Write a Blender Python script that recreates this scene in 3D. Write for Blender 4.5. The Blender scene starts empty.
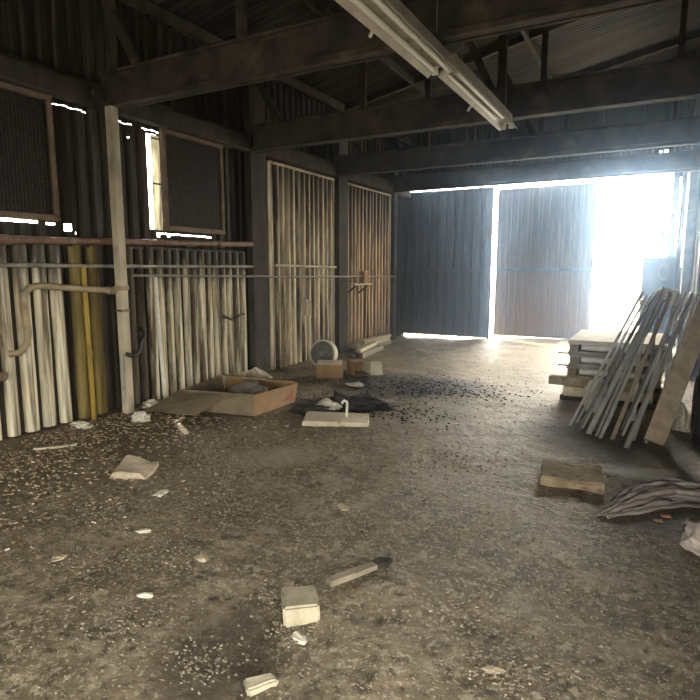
import bpy, bmesh, math, random
from mathutils import Vector, Matrix, Euler, noise
random.seed(7)
S = bpy.context.scene
COL = S.collection
R = math.radians

# ------------------------------------------------------------------ camera
cam_d = bpy.data.cameras.new('camera')
cam = bpy.data.objects.new('camera', cam_d)
COL.objects.link(cam)
PITCH, YAW = math.atan2(80, 560), math.atan2(307, math.hypot(80, 560))
cam.location = (0, 0, 1.55)
cam.rotation_euler = (R(90) - PITCH, 0, YAW)
cam_d.sensor_width = 36
cam_d.sensor_height = 36
cam_d.lens = 36 * 560 / 700
cam_d.clip_start = .05
cam_d.clip_end = 400
S.camera = cam

# ------------------------------------------------------------------ sky, daylight, exposure
w = bpy.data.worlds.new('sky')
S.world = w
w.use_nodes = True
wn = w.node_tree.nodes
bg = wn['Background']
bg.inputs[0].default_value = (1.0, .945, .83, 1)
bg.inputs[1].default_value = 8.0
# a hazy sky, several times brighter towards the sun's side of the yard
_tc = wn.new('ShaderNodeTexCoord')
_dot = wn.new('ShaderNodeVectorMath')
_dot.operation = 'DOT_PRODUCT'
_dot.inputs[1].default_value = Vector((-.25, .85, .45)).normalized()
w.node_tree.links.new(_tc.outputs['Generated'], _dot.inputs[0])
_mr = wn.new('ShaderNodeMapRange')
_mr.inputs[1].default_value, _mr.inputs[2].default_value = .1, 1
_mr.inputs[3].default_value, _mr.inputs[4].default_value = 8.0, 34.0
w.node_tree.links.new(_dot.outputs['Value'], _mr.inputs[0])
w.node_tree.links.new(_mr.outputs[0], bg.inputs[1])


def portal(name, loc, rot, sx, sy):
    l = bpy.data.lights.new(name, 'AREA')
    l.shape = 'RECTANGLE'
    l.size, l.size_y = sx, sy
    l.cycles.is_portal = True
    o = bpy.data.objects.new(name, l)
    COL.objects.link(o)
    o.location, o.rotation_euler = loc, rot
    return o


portal('doorway_daylight_portal', (-.45, 12.75, 1.7), (R(-90), 0, 0), 1.7, 3.4)
portal('side_doorway_daylight_portal', (.75, -.6, 1.1), (0, R(90), 0), 2.2, 3.6)
portal('added_front_opening_portal', (-1.6, -5.15, 1.1), (R(90), 0, 0), 4.2, 2.2)  # unseen front opening, added to let fill light reach bars, floor and ribs

sun_d = bpy.data.lights.new('sun', 'SUN')
sun_d.energy = 8
sun_d.angle = R(1)
sun_d.color = (1, .9, .74)
sun = bpy.data.objects.new('sun', sun_d)
COL.objects.link(sun)
sun.rotation_euler = Vector((.35, -.25, -.75)).to_track_quat('-Z', 'Y').to_euler()

vs = S.view_settings
S.display_settings.display_device = 'sRGB'
vs.view_transform = 'Standard'
vs.look = 'None'
vs.gamma = 1
vs.use_curve_mapping = False
vs.exposure = .75
S.cycles.use_denoising = True
S.cycles.max_bounces = 8
S.cycles.diffuse_bounces = 5
S.cycles.volume_bounces = 1
S.cycles.sample_clamp_indirect = 6


# ------------------------------------------------------------------ helpers
class MB:
    def __init__(s):
        s.v, s.f = [], []

    def add(s, vs_, fs, M=None):
        n = len(s.v)
        for p in vs_:
            s.v.append(tuple(M @ Vector(p)) if M else tuple(p))
        s.f += [tuple(i + n for i in f) for f in fs]
        return s

    def box(s, c, d, rot=(0, 0, 0), ch=0.0, jit=0.0):
        x, y, z = [k / 2 for k in d]
        M = Matrix.Translation(c) @ Euler(rot).to_matrix().to_4x4()
        ch = min(ch, .45 * min(d))
        if ch <= 0:
            vs_ = [(i * x, j * y, k * z) for i in (-1, 1) for j in (-1, 1) for k in (-1, 1)]
            if jit:
                vs_ = [tuple(q + random.uniform(-jit, jit) for q in p) for p in vs_]
            return s.add(vs_, [(0, 1, 3, 2), (4, 6, 7, 5), (0, 4, 5, 1), (2, 3, 7, 6), (0, 2, 6, 4), (1, 5, 7, 3)], M)
        bm = bmesh.new()
        bmesh.ops.create_cube(bm, size=1)
        for v in bm.verts:
            v.co = Vector((v.co.x * d[0], v.co.y * d[1], v.co.z * d[2]))
        bmesh.ops.bevel(bm, geom=list(bm.edges), offset=ch, segments=1, affect='EDGES', profile=.5)
        return s.bm(bm, M, jit)

    def bm(s, bm, M=None, jit=0):
        bm.verts.index_update()
        vs_ = [v.co.copy() + (Vector([random.uniform(-jit, jit) for _ in range(3)]) if jit else Vector()) for v in bm.verts]
        fs = [[v.index for v in f.verts] for f in bm.faces]
        bm.free()
        return s.add(vs_, fs, M)

    def bar(s, a, b, wd, th, up=(0, 0, 1), ch=0.0):
        a, b = Vector(a), Vector(b)
        d = b - a
        L = d.length
        y = d.normalized()
        x = y.cross(Vector(up))
        if x.length < 1e-4:
            x = Vector((1, 0, 0))
        x.normalize()
        z = x.cross(y)
        M = Matrix((x, y, z)).transposed().to_4x4()
        M.translation = (a + b) / 2
        t = MB().box((0, 0, 0), (wd, L, th), ch=ch)
        return s.add(t.v, t.f, M)

    def tube(s, pts, r, n=8, cap=True):
        pts = [Vector(p) for p in pts]
        rs = r if isinstance(r, (list, tuple)) else [r] * len(pts)
        rings, prev = [], None
        for i, p in enumerate(pts):
            t = (pts[min(i + 1, len(pts) - 1)] - pts[max(i - 1, 0)]).normalized()
            if prev is None:
                u = t.orthogonal().normalized()
            else:
                u = (prev - t * prev.dot(t)).normalized()
            prev = u
            q = t.cross(u)
            rings.append([p + (u * math.cos(k * 2 * math.pi / n) + q * math.sin(k * 2 * math.pi / n)) * rs[i] for k in range(n)])
        vs_ = [p for r_ in rings for p in r_]
        fs = [(i * n + k, i * n + (k + 1) % n, (i + 1) * n + (k + 1) % n, (i + 1) * n + k) for i in range(len(pts) - 1) for k in range(n)]
        if cap:
            fs += [tuple(range(n - 1, -1, -1)), tuple((len(pts) - 1) * n + k for k in range(n))]
        return s.add(vs_, fs)

    def lathe(s, prof, M=None, n=32):
        vs_, fs = [], []
        for r_, z in prof:
            for k in range(n):
                a = 2 * math.pi * k / n
                vs_.append((r_ * math.cos(a), r_ * math.sin(a), z))
        for i in range(len(prof) - 1):
            for k in range(n):
                fs.append((i * n + k, i * n + (k + 1) % n, (i + 1) * n + (k + 1) % n, (i + 1) * n + k))
        return s.add(vs_, fs, M)

    def build(s, name, m, parent=None, smooth=False):
        me = bpy.data.meshes.new(name)
        me.from_pydata([tuple(p) for p in s.v], [], s.f)
        me.update()
        if smooth:
            me.polygons.foreach_set('use_smooth', [True] * len(me.polygons))
            try:
                me.set_sharp_from_angle(angle=R(40))
            except Exception:
                pass
        me.materials.append(m)
        o = bpy.data.objects.new(name, me)
        COL.objects.link(o)
        if parent:
            o.parent = parent
            o.matrix_parent_inverse = parent_inv(parent)
        return o


def parent_inv(p):
    M = Matrix.Identity(4)
    while p:
        M = p.matrix_basis.inverted() @ M if False else M @ Matrix.Identity(4)
        p = None
    return M


def tag(o, label=None, cat=None, group=None, kind=None):
    if label:
        o['label'] = label
    if cat:
        o['category'] = cat
    if group:
        o['group'] = group
    if kind:
        o['kind'] = kind
    return o


def thing(name, label, cat, loc=(0, 0, 0), rot=(0, 0, 0), group=None):
    """An Empty at the thing's base; its parts are built in the Empty's own space."""
    o = bpy.data.objects.new(name, None)
    o.empty_display_size = .1
    COL.objects.link(o)
    o.location, o.rotation_euler = loc, rot
    return tag(o, label, cat, group)


def struct(o):
    o['kind'] = 'structure'
    return o


def copy_tree(o, parent=None):
    c = o.copy()
    COL.objects.link(c)
    c.parent = parent
    for ch in list(o.children):
        copy_tree(ch, c)
    return c


def sstep(t):
    t = max(0., min(1., t))
    return t * t * (3 - 2 * t)


def gbase(x, y):
    return .1 * sstep((y - 7) / 5.3) * sstep((x + 4.5) / 3.2)


def gz(x, y):
    """Height of the worn dirt floor."""
    p = Vector((x, y, 0))
    a = .022 * noise.noise(p * .9) + .012 * noise.noise(p * 2.7 + Vector((5, 2, 0))) + .008 * noise.noise(p * 6) + .007 * noise.noise(p * 13) + .004 * noise.noise(p * 24)
    k = sstep((x + 5.25) / .4)
    return gbase(x, y) + a * (0.3 + .7 * k)


# ------------------------------------------------------------------ materials
def pm(name, c1, c2, scale=4., rough=.8, stretch=(1, 1, 1), c3=None, c3_scale=18., c3_cut=(.55, .7), bump=.0, bump_scale=60., metal=0., lo=.35, hi=.65, spec=.5):
    m = bpy.data.materials.new(name)
    m.use_nodes = True
    nt = m.node_tree
    N, L = nt.nodes, nt.links
    b = N['Principled BSDF']
    tc = N.new('ShaderNodeTexCoord')
    mp = N.new('ShaderNodeMapping')
    mp.inputs['Scale'].default_value = stretch
    L.new(tc.outputs['Object'], mp.inputs[0])

    def nz(sc, det=6, ro=.5):
        n = N.new('ShaderNodeTexNoise')
        n.inputs['Scale'].default_value = sc
        n.inputs['Detail'].default_value = det
        n.inputs['Roughness'].default_value = ro
        L.new(mp.outputs[0], n.inputs['Vector'])
        return n.outputs[0]

    def ramp(src, a, b_):
        r = N.new('ShaderNodeMapRange')
        r.inputs[1].default_value, r.inputs[2].default_value = a, b_
        L.new(src, r.inputs[0])
        return r.outputs[0]

    def mix(f, a, b_):
        x = N.new('ShaderNodeMix')
        x.data_type = 'RGBA'
        L.new(f, x.inputs[0])
        for i, c in ((6, a), (7, b_)):
            if isinstance(c, tuple):
                x.inputs[i].default_value = (*c, 1)
            else:
                L.new(c, x.inputs[i])
        return x.outputs[2]

    col = mix(ramp(nz(scale), lo, hi), c1, c2)
    if c3:
        col = mix(ramp(nz(c3_scale), *c3_cut), col, c3)
    L.new(col, b.inputs['Base Color'])
    b.inputs['Roughness'].default_value = rough
    b.inputs['Metallic'].default_value = metal
    b.inputs['Specular IOR Level'].default_value = spec
    if bump:
        bp = N.new('ShaderNodeBump')
        bp.inputs['Strength'].default_value = bump
        bp.inputs['Distance'].default_value = .01
        L.new(nz(bump_scale), bp.inputs['Height'])
        L.new(bp.outputs[0], b.inputs['Normal'])
    m['h'] = 0
    return m, dict(N=N, L=L, nz=nz, ramp=ramp, mix=mix, b=b, tc=tc, mp=mp, col=col)


M = {}
M['soot_shade_sheet'] = pm('sooty_shade_sheet', (.010, .008, .006), (.034, .027, .017), 3, .75, (1, 9, .5), c3=(.14, .10, .06), c3_scale=2.2, c3_cut=(.6, .85), bump=.3)[0]  # soot on the walls, painted shade behind the panel ribs
M['soot_wood'] = pm('sooty_timber', (.022, .018, .014), (.062, .049, .036), 5, .85, (1, 1, 1), c3=(.15, .11, .075), c3_scale=3, c3_cut=(.56, .8), bump=.3)[0]
M['black_wood'] = pm('charred_timber', (.018, .015, .012), (.055, .045, .032), 6, .9, (1, 1, .4), c3=(.16, .14, .10), c3_scale=14, c3_cut=(.68, .8), bump=.4)[0]
M['pale_post'] = pm('weathered_cream_post', (.30, .26, .18), (.56, .50, .37), 5, .8, (1, 1, .5), c3=(.17, .085, .03), c3_scale=4, c3_cut=(.6, .72), bump=.3)[0]
M['roof'] = pm('sooty_roof_sheet', (.022, .02, .018), (.07, .066, .06), 2, .55, (.5, 3, 1), metal=.3)[0]
M['frame_wood'] = pm('brown_frame_wood', (.10, .068, .045), (.17, .12, .08), 6, .8, (1, 1, 1), bump=.2)[0]
M['frame_pale'] = pm('dusty_pale_frame', (.33, .28, .19), (.52, .46, .34), 4, .8, (1, 1, .5), c3=(.12, .09, .05), c3_scale=6, c3_cut=(.6, .75), bump=.2)[0]
M['rust_pipe'] = pm('rusty_brown_pipe', (.11, .062, .04), (.20, .125, .085), 8, .65, c3=(.33, .27, .2), c3_scale=5, c3_cut=(.6, .8), bump=.3)[0]
M['grey_pipe'] = pm('dusty_grey_pipe', (.16, .145, .12), (.30, .275, .235), 6, .6, c3=(.1, .06, .04), c3_scale=7, c3_cut=(.6, .8), bump=.2)[0]
M['tan_pipe'] = pm('dusty_tan_pipe', (.24, .19, .11), (.37, .30, .19), 6, .65, c3=(.2, .09, .03), c3_scale=5, c3_cut=(.6, .75))[0]
M['yellow'] = pm('yellow_paint', (.19, .125, .012), (.38, .26, .025), 5, .55, (1, 1, .4), c3=(.09, .065, .02), c3_scale=11, c3_cut=(.6, .75))[0]
M['mustard'] = pm('mustard_sheet', (.10, .075, .02), (.22, .165, .045), 4, .7, (1, 6, .5), c3=(.05, .04, .02), c3_scale=6, c3_cut=(.55, .75))[0]
M['shaded_rib'] = pm('shaded_rib_paint', (.045, .036, .025), (.12, .10, .07), 4, .75, (1, 6, .5), c3=(.4, .37, .29), c3_scale=5, c3_cut=(.66, .72))[0]  # dark rib colour paints in the shadow beside the post
M['mesh'] = pm('sooty_mesh', (.010, .009, .008), (.028, .024, .019), 20, .7, c3=(.06, .055, .045), c3_scale=60, c3_cut=(.62, .7))[0]
M['cement'] = pm('pale_concrete', (.29, .26, .185), (.42, .38, .28), 12, .9, c3=(.27, .24, .17), c3_scale=25, c3_cut=(.58, .7), bump=.5)[0]
M['slab'] = pm('dusty_tan_slab', (.34, .28, .20), (.50, .42, .31), 9, .9, c3=(.2, .16, .11), c3_scale=20, c3_cut=(.6, .75), bump=.4)[0]
M['old_wood'] = pm('grey_old_wood', (.20, .17, .125), (.34, .29, .215), 7, .85, c3=(.1, .08, .055), c3_scale=16, c3_cut=(.6, .75), bump=.4)[0]
M['cut_timber'] = pm('tan_timber', (.22, .165, .10), (.36, .28, .18), 8, .85, c3=(.09, .065, .04), c3_scale=12, c3_cut=(.58, .72), bump=.4)[0]
M['light_wood'] = pm('light_board', (.46, .41, .29), (.60, .55, .41), 6, .8, c3=(.3, .25, .17), c3_scale=14, c3_cut=(.6, .75), bump=.2)[0]
M['carton'] = pm('brown_cardboard', (.25, .155, .07), (.33, .215, .105), 6, .85, c3=(.22, .17, .11), c3_scale=4, c3_cut=(.55, .8), bump=.1)[0]
M['dusty_carton'] = pm('dust_covered_cardboard', (.13, .105, .07), (.20, .16, .10), 5, .9, c3=(.32, .24, .14), c3_scale=4, c3_cut=(.6, .85), bump=.2)[0]
M['red_ink'] = pm('red_ink', (.34, .03, .03), (.42, .06, .05), 20, .8)[0]
M['paper'] = pm('dirty_white_paper', (.50, .46, .38), (.72, .68, .58), 14, .9, c3=(.3, .26, .2), c3_scale=25, c3_cut=(.58, .72))[0]
M['leaf'] = pm('dry_leaf', (.08, .055, .03), (.34, .265, .165), 31, .85, c3=(.52, .45, .33), c3_scale=43, c3_cut=(.56, .62))[0]
M['chip'] = pm('pale_chips', (.10, .085, .06), (.27, .235, .175), 31, .9, c3=(.5, .46, .37), c3_scale=53, c3_cut=(.6, .66))[0]
M['ash'] = pm('black_ash', (.012, .011, .01), (.05, .045, .038), 14, .95, c3=(.2, .18, .14), c3_scale=18, c3_cut=(.66, .75), bump=.5)[0]
M['steel'] = pm('dusty_steel', (.34, .34, .32), (.52, .52, .49), 7, .5, (1, 1, 1), metal=.15, c3=(.16, .11, .08), c3_scale=6, c3_cut=(.6, .8))[0]
M['dark_steel'] = pm('dull_dark_steel', (.10, .105, .11), (.20, .205, .20), 6, .5, metal=.15, c3=(.13, .09, .06), c3_scale=6, c3_cut=(.6, .8))[0]
M['alu'] = pm('dusty_aluminium', (.42, .43, .42), (.60, .61, .58), 8, .4, metal=.5)[0]
M['locker'] = pm('blue_grey_locker_paint', (.05, .062, .07), (.09, .105, .115), 5, .5, c3=(.1, .09, .08), c3_scale=8, c3_cut=(.62, .8))[0]
M['tire'] = pm('tire_rubber', (.016, .016, .017), (.035, .035, .035), 12, .75)[0]
M['wheel'] = pm('dusty_grey_disc', (.09, .085, .07), (.17, .16, .135), 9, .75, bump=.2)[0]
M['rim'] = pm('pale_rim', (.5, .47, .38), (.62, .58, .48), 8, .6)[0]
M['lamp_housing'] = pm('dusty_lamp_housing', (.36, .32, .25), (.5, .45, .36), 5, .55, c3=(.2, .17, .12), c3_scale=9, c3_cut=(.6, .8))[0]
M['tube_glass'] = pm('fluorescent_tube_glass', (.86, .83, .74), (.92, .9, .82), 5, .25)[0]
M['white'] = pm('off_white_metal', (.62, .6, .53), (.76, .74, .66), 9, .55)[0]
M['rubber'] = pm('black_rubber', (.015, .015, .014), (.04, .038, .034), 9, .6)[0]
M['door_sheet'] = pm('brown_door_sheet', (.22, .155, .10), (.33, .245, .17), 3, .6, (9, 1, .6), c3=(.10, .075, .055), c3_scale=2, c3_cut=(.55, .8), bump=.1)[0]
def bounce_lit_door():  # warm wash low on the leaf paints in light bounced off the floor
    m_, k_ = pm('brown_door_sheet', (.085, .062, .05), (.16, .12, .092), 3, .6, (9, 1, .6), c3=(.10, .075, .055), c3_scale=2, c3_cut=(.55, .8), bump=.1)
    sp_ = k_['N'].new('ShaderNodeSeparateXYZ')
    k_['L'].new(k_['tc'].outputs['Object'], sp_.inputs[0])
    ma = k_['N'].new('ShaderNodeMath')
    ma.operation = 'MULTIPLY_ADD'
    k_['L'].new(k_['nz'](1.6, 6), ma.inputs[0])
    ma.inputs[1].default_value = -2.2
    k_['L'].new(sp_.outputs[2], ma.inputs[2])
    f_ = k_['ramp'](ma.outputs[0], 1.3, -.6)
    k_['L'].new(k_['mix'](f_, k_['col'], (.30, .165, .075)), k_['b'].inputs['Base Color'])
    return m_


M['door_sheet'] = bounce_lit_door()
M['back_sheet'] = pm('dark_door_sheet', (.03, .026, .022), (.07, .057, .045), 3, .65, (9, 1, .5), c3=(.2, .17, .13), c3_scale=1.6, c3_cut=(.64, .8), bump=.1)[0]
M['yard'] = pm('pale_yard_concrete', (.55, .53, .48), (.66, .64, .58), .6, .9)[0]
M['asphalt'] = pm('grey_asphalt', (.10, .10, .095), (.16, .155, .145), 2, .9)[0]
M['far_wall'] = pm('pale_render', (.72, .71, .68), (.8, .79, .76), .5, .9)[0]
M['far_dark'] = pm('grey_window', (.25, .27, .3), (.3, .32, .34), 1, .4)[0]
M['cloth'] = None

# striped dusty cloth
m, k = pm('dusty_striped_cloth', (.30, .26, .24), (.44, .385, .36), 9, .95, bump=.3, bump_scale=120)
wv = k['N'].new('ShaderNodeTexWave')
wv.bands_direction = 'Z'
wv.inputs['Scale'].default_value = 9
wv.inputs['Distortion'].default_value = 3
k['L'].new(k['mp'].outputs[0], wv.inputs['Vector'])
k['L'].new(k['mix'](k['ramp'](wv.outputs[1], .62, .8), k['col'], (.17, .14, .135)), k['b'].inputs['Base Color'])
M['cloth'] = m
M['pink_cloth'] = pm('pale_pink_cloth', (.46, .40, .37), (.62, .55, .51), 14, .95, c3=(.36, .2, .2), c3_scale=10, c3_cut=(.62, .75), bump=.4)[0]


def panel_mat(name, clean, dirt, soot_z, soot_w, rust, cut=(.5, .72)):
    """Cream painted sheet with vertical grime streaks and a ragged soot line near its top."""
    m, k = pm(name, clean, tuple(c * .72 for c in clean), 2.5, .6, (1, 5, .5), bump=.15)
    N, L = k['N'], k['L']
    mp2 = N.new('ShaderNodeMapping')
    mp2.inputs['Scale'].default_value = (1, 11, .45)
    L.new(k['tc'].outputs['Object'], mp2.inputs[0])
    n2 = N.new('ShaderNodeTexNoise')
    n2.inputs['Scale'].default_value = 1.6
    n2.inputs['Detail'].default_value = 8
    n2.inputs['Roughness'].default_value = .65
    L.new(mp2.outputs[0], n2.inputs['Vector'])
    col = k['mix'](k['ramp'](n2.outputs[0], *cut), k['col'], dirt)
    n3 = N.new('ShaderNodeTexNoise')
    n3.inputs['Scale'].default_value = 2.6
    n3.inputs['Detail'].default_value = 6
    L.new(mp2.outputs[0], n3.inputs['Vector'])
    col = k['mix'](k['ramp'](n3.outputs[0], .56, .8), col, rust)
    sp = N.new('ShaderNodeSeparateXYZ')
    L.new(k['tc'].outputs['Object'], sp.inputs[0])
    ad = N.new('ShaderNodeMath')
    ad.operation = 'MULTIPLY_ADD'
    L.new(n2.outputs[0], ad.inputs[0])
    ad.inputs[1].default_value = .9
    L.new(sp.outputs[2], ad.inputs[2])
    col = k['mix'](k['ramp'](ad.outputs[0], soot_z + .45, soot_z + .45 + soot_w), col, (.05, .042, .03))
    L.new(col, k['b'].inputs['Base Color'])
    return m


M['cream1'] = panel_mat('cream_sheet_streaked', (.76, .70, .52), (.14, .11, .065), 1.32, .3, (.28, .19, .075), (.44, .60))
M['cream2'] = panel_mat('cream_sheet_grimy', (.78, .71, .52), (.10, .08, .045), 1.30, .3, (.26, .18, .07), (.43, .58))
M['cream3'] = panel_mat('cream_sheet_tall', (.74, .65, .46), (.09, .07, .042), 2.3, 1.0, (.20, .135, .06), (.44, .60))
M['cream4'] = panel_mat('cream_sheet_rusty', (.66, .50, .31), (.11, .075, .04), 2.0, 1.2, (.32, .17, .06), (.44, .62))


# floor
def floor_mat():
    m, k = pm('dirt_over_concrete', (.11, .086, .055), (.24, .192, .125), 1.6, .5, lo=.36, hi=.66, spec=.45)
    N, L, nz, ramp, mix = k['N'], k['L'], k['nz'], k['ramp'], k['mix']
    col = k['col']
    col = mix(ramp(nz(3.2, 12, .72), .51, .62), col, (.29, .24, .165))
    col = mix(ramp(nz(6, 12, .75), .52, .60), col, (.065, .05, .033))
    col = mix(ramp(nz(15, 12, .75), .525, .585), col, (.36, .31, .22))
    col = mix(ramp(nz(24, 10, .7), .53, .59), col, (.05, .039, .026))
    col = mix(ramp(nz(48, 6, .6), .56, .62), col, (.44, .39, .29))

    sp = N.new('ShaderNodeSeparateXYZ')
    L.new(k['tc'].outputs['Object'], sp.inputs[0])

    def blob(cx, cy, rx, ry, ang, c, strength=1.0, edge=(.65, 1.15), nsc=3.0, namp=1.0):
        nonlocal col
        mp = N.new('ShaderNodeMapping')
        mp.vector_type = 'TEXTURE'
        mp.inputs['Location'].default_value = (cx, cy, 0)
        mp.inputs['Rotation'].default_value = (0, 0, ang)
        mp.inputs['Scale'].default_value = (rx, ry, 1e3)
        L.new(k['tc'].outputs['Object'], mp.inputs[0])
        ln = N.new('ShaderNodeVectorMath')
        ln.operation = 'LENGTH'
        L.new(mp.outputs[0], ln.inputs[0])
        ad = N.new('ShaderNodeMath')
        ad.operation = 'MULTIPLY_ADD'
        L.new(nz(nsc, 6), ad.inputs[0])
        ad.inputs[1].default_value = namp
        L.new(ln.outputs['Value'], ad.inputs[2])
        r = N.new('ShaderNodeMapRange')
        r.inputs[1].default_value, r.inputs[2].default_value = edge[0] + namp * .5, edge[1] + namp * .5
        r.inputs[3].default_value, r.inputs[4].default_value = strength, 0
        L.new(ad.outputs[0], r.inputs[0])
        col = mix(r.outputs[0], col, c)

    # scorched ash spread, oil-darkened band along the wall, spilled pale powder, broad paler patches, painted shade by the block and bars
    blob(-1.3, 9.2, 1.9, 2.6, 0, (.42, .35, .24), .65)
    blob(-1.2, 6.0, 1.0, 1.8, 0, (.30, .26, .19), .5, nsc=4)
    blob(-2.9, 6.9, 1.25, .75, .15, (.03, .026, .021), .9, nsc=5)
    blob(-3.1, 5.5, .75, .4, .3, (.035, .03, .024), .85, nsc=5)
    blob(.1, 4.75, .42, .20, .1, (.66, .66, .60), .95, nsc=9)
    blob(-.35, 5.6, .9, .7, 0, (.07, .064, .055), .75, nsc=4)  # shading under the leaning bars, painted on the floor
    blob(.25, 3.9, .5, .35, .3, (.10, .09, .078), .7, nsc=5)
    blob(-4.5, 3.4, .9, 2.2, 0, (.085, .066, .045), .7, nsc=3)
    blob(-2.75, 3.65, .42, .26, .6, (.33, .30, .22), .7, nsc=6, namp=.4)
    blob(-1.45, 1.55, .25, .42, .5, (.055, .045, .032), .7, nsc=5)  # shadow of the concrete block, painted on the dirt
    L.new(col, k['b'].inputs['Base Color'])
    bp = N.new('ShaderNodeBump')
    bp.inputs['Strength'].default_value = .8
    bp.inputs['Distance'].default_value = .03
    L.new(nz(16, 12, .7), bp.inputs['Height'])
    bp2 = N.new('ShaderNodeBump')
    bp2.inputs['Strength'].default_value = .5
    bp2.inputs['Distance'].default_value = .008
    L.new(nz(90, 6, .6), bp2.inputs['Height'])
    L.new(bp.outputs[0], bp2.inputs['Normal'])
    L.new(bp2.outputs[0], k['b'].inputs['Normal'])
    return m


M['floor'] = floor_mat()

# ------------------------------------------------------------------ structure
XL, XR, YB, YF = -5.25, .62, 12.4, -5.0
SL = .195


def roof_z(x):
    return 4.4 + SL * (x + 5.2)


# floor
ys = [YF + .5 * i for i in range(12)] + []
y = 1.0
while y < YB + .35:
    ys.append(y)
    y += .026 + .0042 * (y - 1)
ys.append(YB + .35)
xs = [XL - .1 + .045 * i for i in range(int((XR + .5 - XL + .1) / .045) + 1)]
fm = MB()
for yy in ys:
    for xx in xs:
        fm.v.append((xx, yy, gz(xx, yy)))
nx = len(xs)
fm.f = [(j * nx + i, j * nx + i + 1, (j + 1) * nx + i + 1, (j + 1) * nx + i) for j in range(len(ys) - 1) for i in range(nx - 1)]
struct(fm.build('floor', M['floor'], smooth=True))


def corrugated(mb, org, ua, va, u0, u1, v0, v1, pitch, depth, nrm, prof=((0, 0), (.18, 0), (.3, 1), (.72, 1), (.84, 0)), holes=(), vcuts=(), vfun=None):
    """Ribbed sheet: u runs across the ribs, v along them, ribs rise along nrm; holes are (u0,u1,v0,v1) openings."""
    org, ua, va, nrm = Vector(org), Vector(ua), Vector(va), Vector(nrm)
    us = []
    n0 = math.floor(u0 / pitch)
    for i in range(n0, math.ceil(u1 / pitch) + 1):
        for t, d in prof:
            u = (i + t) * pitch
            if u0 < u < u1:
                us.append(u)
    us = sorted(set([u0, u1] + us + [c for h in holes for c in h[:2] if u0 < c < u1]))

    def dep(u):
        t = (u / pitch) % 1
        pr = list(prof) + [(1 + prof[0][0], prof[0][1])]
        if t < pr[0][0]:
            t += 1
        for (a, da), (b, db) in zip(pr, pr[1:]):
            if a <= t <= b:
                return depth * (da + (db - da) * (t - a) / max(1e-6, b - a))
        return 0
    vs_ = sorted(set([v0, v1] + list(vcuts) + [c for h in holes for c in h[2:] if v0 < c < v1]))
    n = len(us)
    base = len(mb.v)
    for v in vs_:
        for u in us:
            vv = v if vfun is None or v < v1 else vfun(u)
            mb.v.append(tuple(org + ua * u + va * vv + nrm * dep(u)))
    for j in range(len(vs_) - 1):
        for i in range(n - 1):
            cu, cv = (us[i] + us[i + 1]) / 2, (vs_[j] + vs_[j + 1]) / 2
            if any(h[0] < cu < h[1] and h[2] < cv < h[3] for h in holes):
                continue
            mb.f.append((base + j * n + i, base + j * n + i + 1, base + (j + 1) * n + i + 1, base + (j + 1) * n + i))
    return mb


# left wall: dark sooty ribbed sheet with rips that let daylight in
rips = [(3.0, 3.40, 1.995, 2.018), (3.5, 3.57, 1.99, 2.01), (3.69, 3.75, 1.94, 2.01), (3.79, 3.815, 1.915, 1.935),
        (4.80, 4.95, 2.03, 3.11),
        (4.87, 5.78, 1.978, 1.988), (4.87, 4.92, 1.94, 1.978), (5.03, 5.08, 1.945, 1.978), (5.72, 5.8, 1.97, 1.988),
        (4.72, 4.98, 3.147, 3.153), (3.64, 4.02, 3.153, 3.156), (4.3, 4.58, 3.150, 3.152),
        (4.52, 4.53, 3.0, 3.01), (5.42, 5.435, 2.42, 2.435), (11.3, 11.36, 3.18, 3.28)]
wl = MB()
corrugated(wl, (XL - .03, 0, 0), (0, 1, 0), (0, 0, 1), YF, YB, -.05, 4.41, .16, .03, (1, 0, 0), holes=rips)
struct(wl.build('wall_left', M['soot_shade_sheet']))

# back wall: gable sheet over the doorway, dark fixed leaf, strip by the doorway
wb = MB()
corrugated(wb, (0, YB, 0), (1, 0, 0), (0, 0, 1), XL - .05, XR + .1, 3.36, 4.4, .18, .03, (0, -1, 0), vfun=lambda u: roof_z(u) + .02,
           holes=[(-.1, -.065, 3.72, 3.755), (-.015, .03, 3.725, 3.765)])
corrugated(wb, (0, YB, 0), (1, 0, 0), (0, 0, 1), .24, XR + .1, -.05, 3.36, .18, .03, (0, -1, 0), holes=[(.27, .30, 1.9, 3.25), (.40, .42, 2.6, 3.1)])
wb.box((-2.4, YB - .05, 3.43), (5.7, .12, .14))
wb.box((.20, YB - .03, 1.7), (.09, .12, 3.4))
struct(wb.build('wall_back', M['back_sheet']))

fx = MB()
corrugated(fx, (0, YB, 0), (1, 0, 0), (0, 0, 1), -5.32, -3.22, .045, 3.325, .2, .035, (0, -1, 0))
d2 = struct(fx.build('door_2', M['back_sheet']))
MB().box((-4.2, YB - .06, 1.55), (2.0, .04, .07), ch=.005).build('rail', M['back_sheet'], d2)
MB().box((-3.215, YB - .045, 1.67), (.05, .05, 3.3), ch=.005).build('edge_post', M['back_sheet'], d2)

dl = MB()
corrugated(dl, (0, YB + .14, 0), (1, 0, 0), (0, 0, 1), -3.13, -1.16, .11, 3.28, .215, .035, (0, -1, 0), prof=((0, 0), (.3, 0), (.36, .8), (.44, .8), (.5, 0), (.7, 0), (.74, .45), (.8, .45), (.84, 0)))
d1 = struct(dl.build('door_1', M['door_sheet']))
MB().box((-2.12, YB + .09, 1.56), (1.9, .04, .06), ch=.005).build('rail', M['dark_steel'], d1)
MB().box((-2.12, YB + .15, .13), (1.92, .05, .05)).box((-2.12, YB + .15, 3.26), (1.92, .05, .05)).box((-3.11, YB + .15, 1.69), (.05, .05, 3.15)).box((-1.18, YB + .15, 1.69), (.05, .05, 3.15)).build('door_frame', M['door_sheet'], d1)

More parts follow.
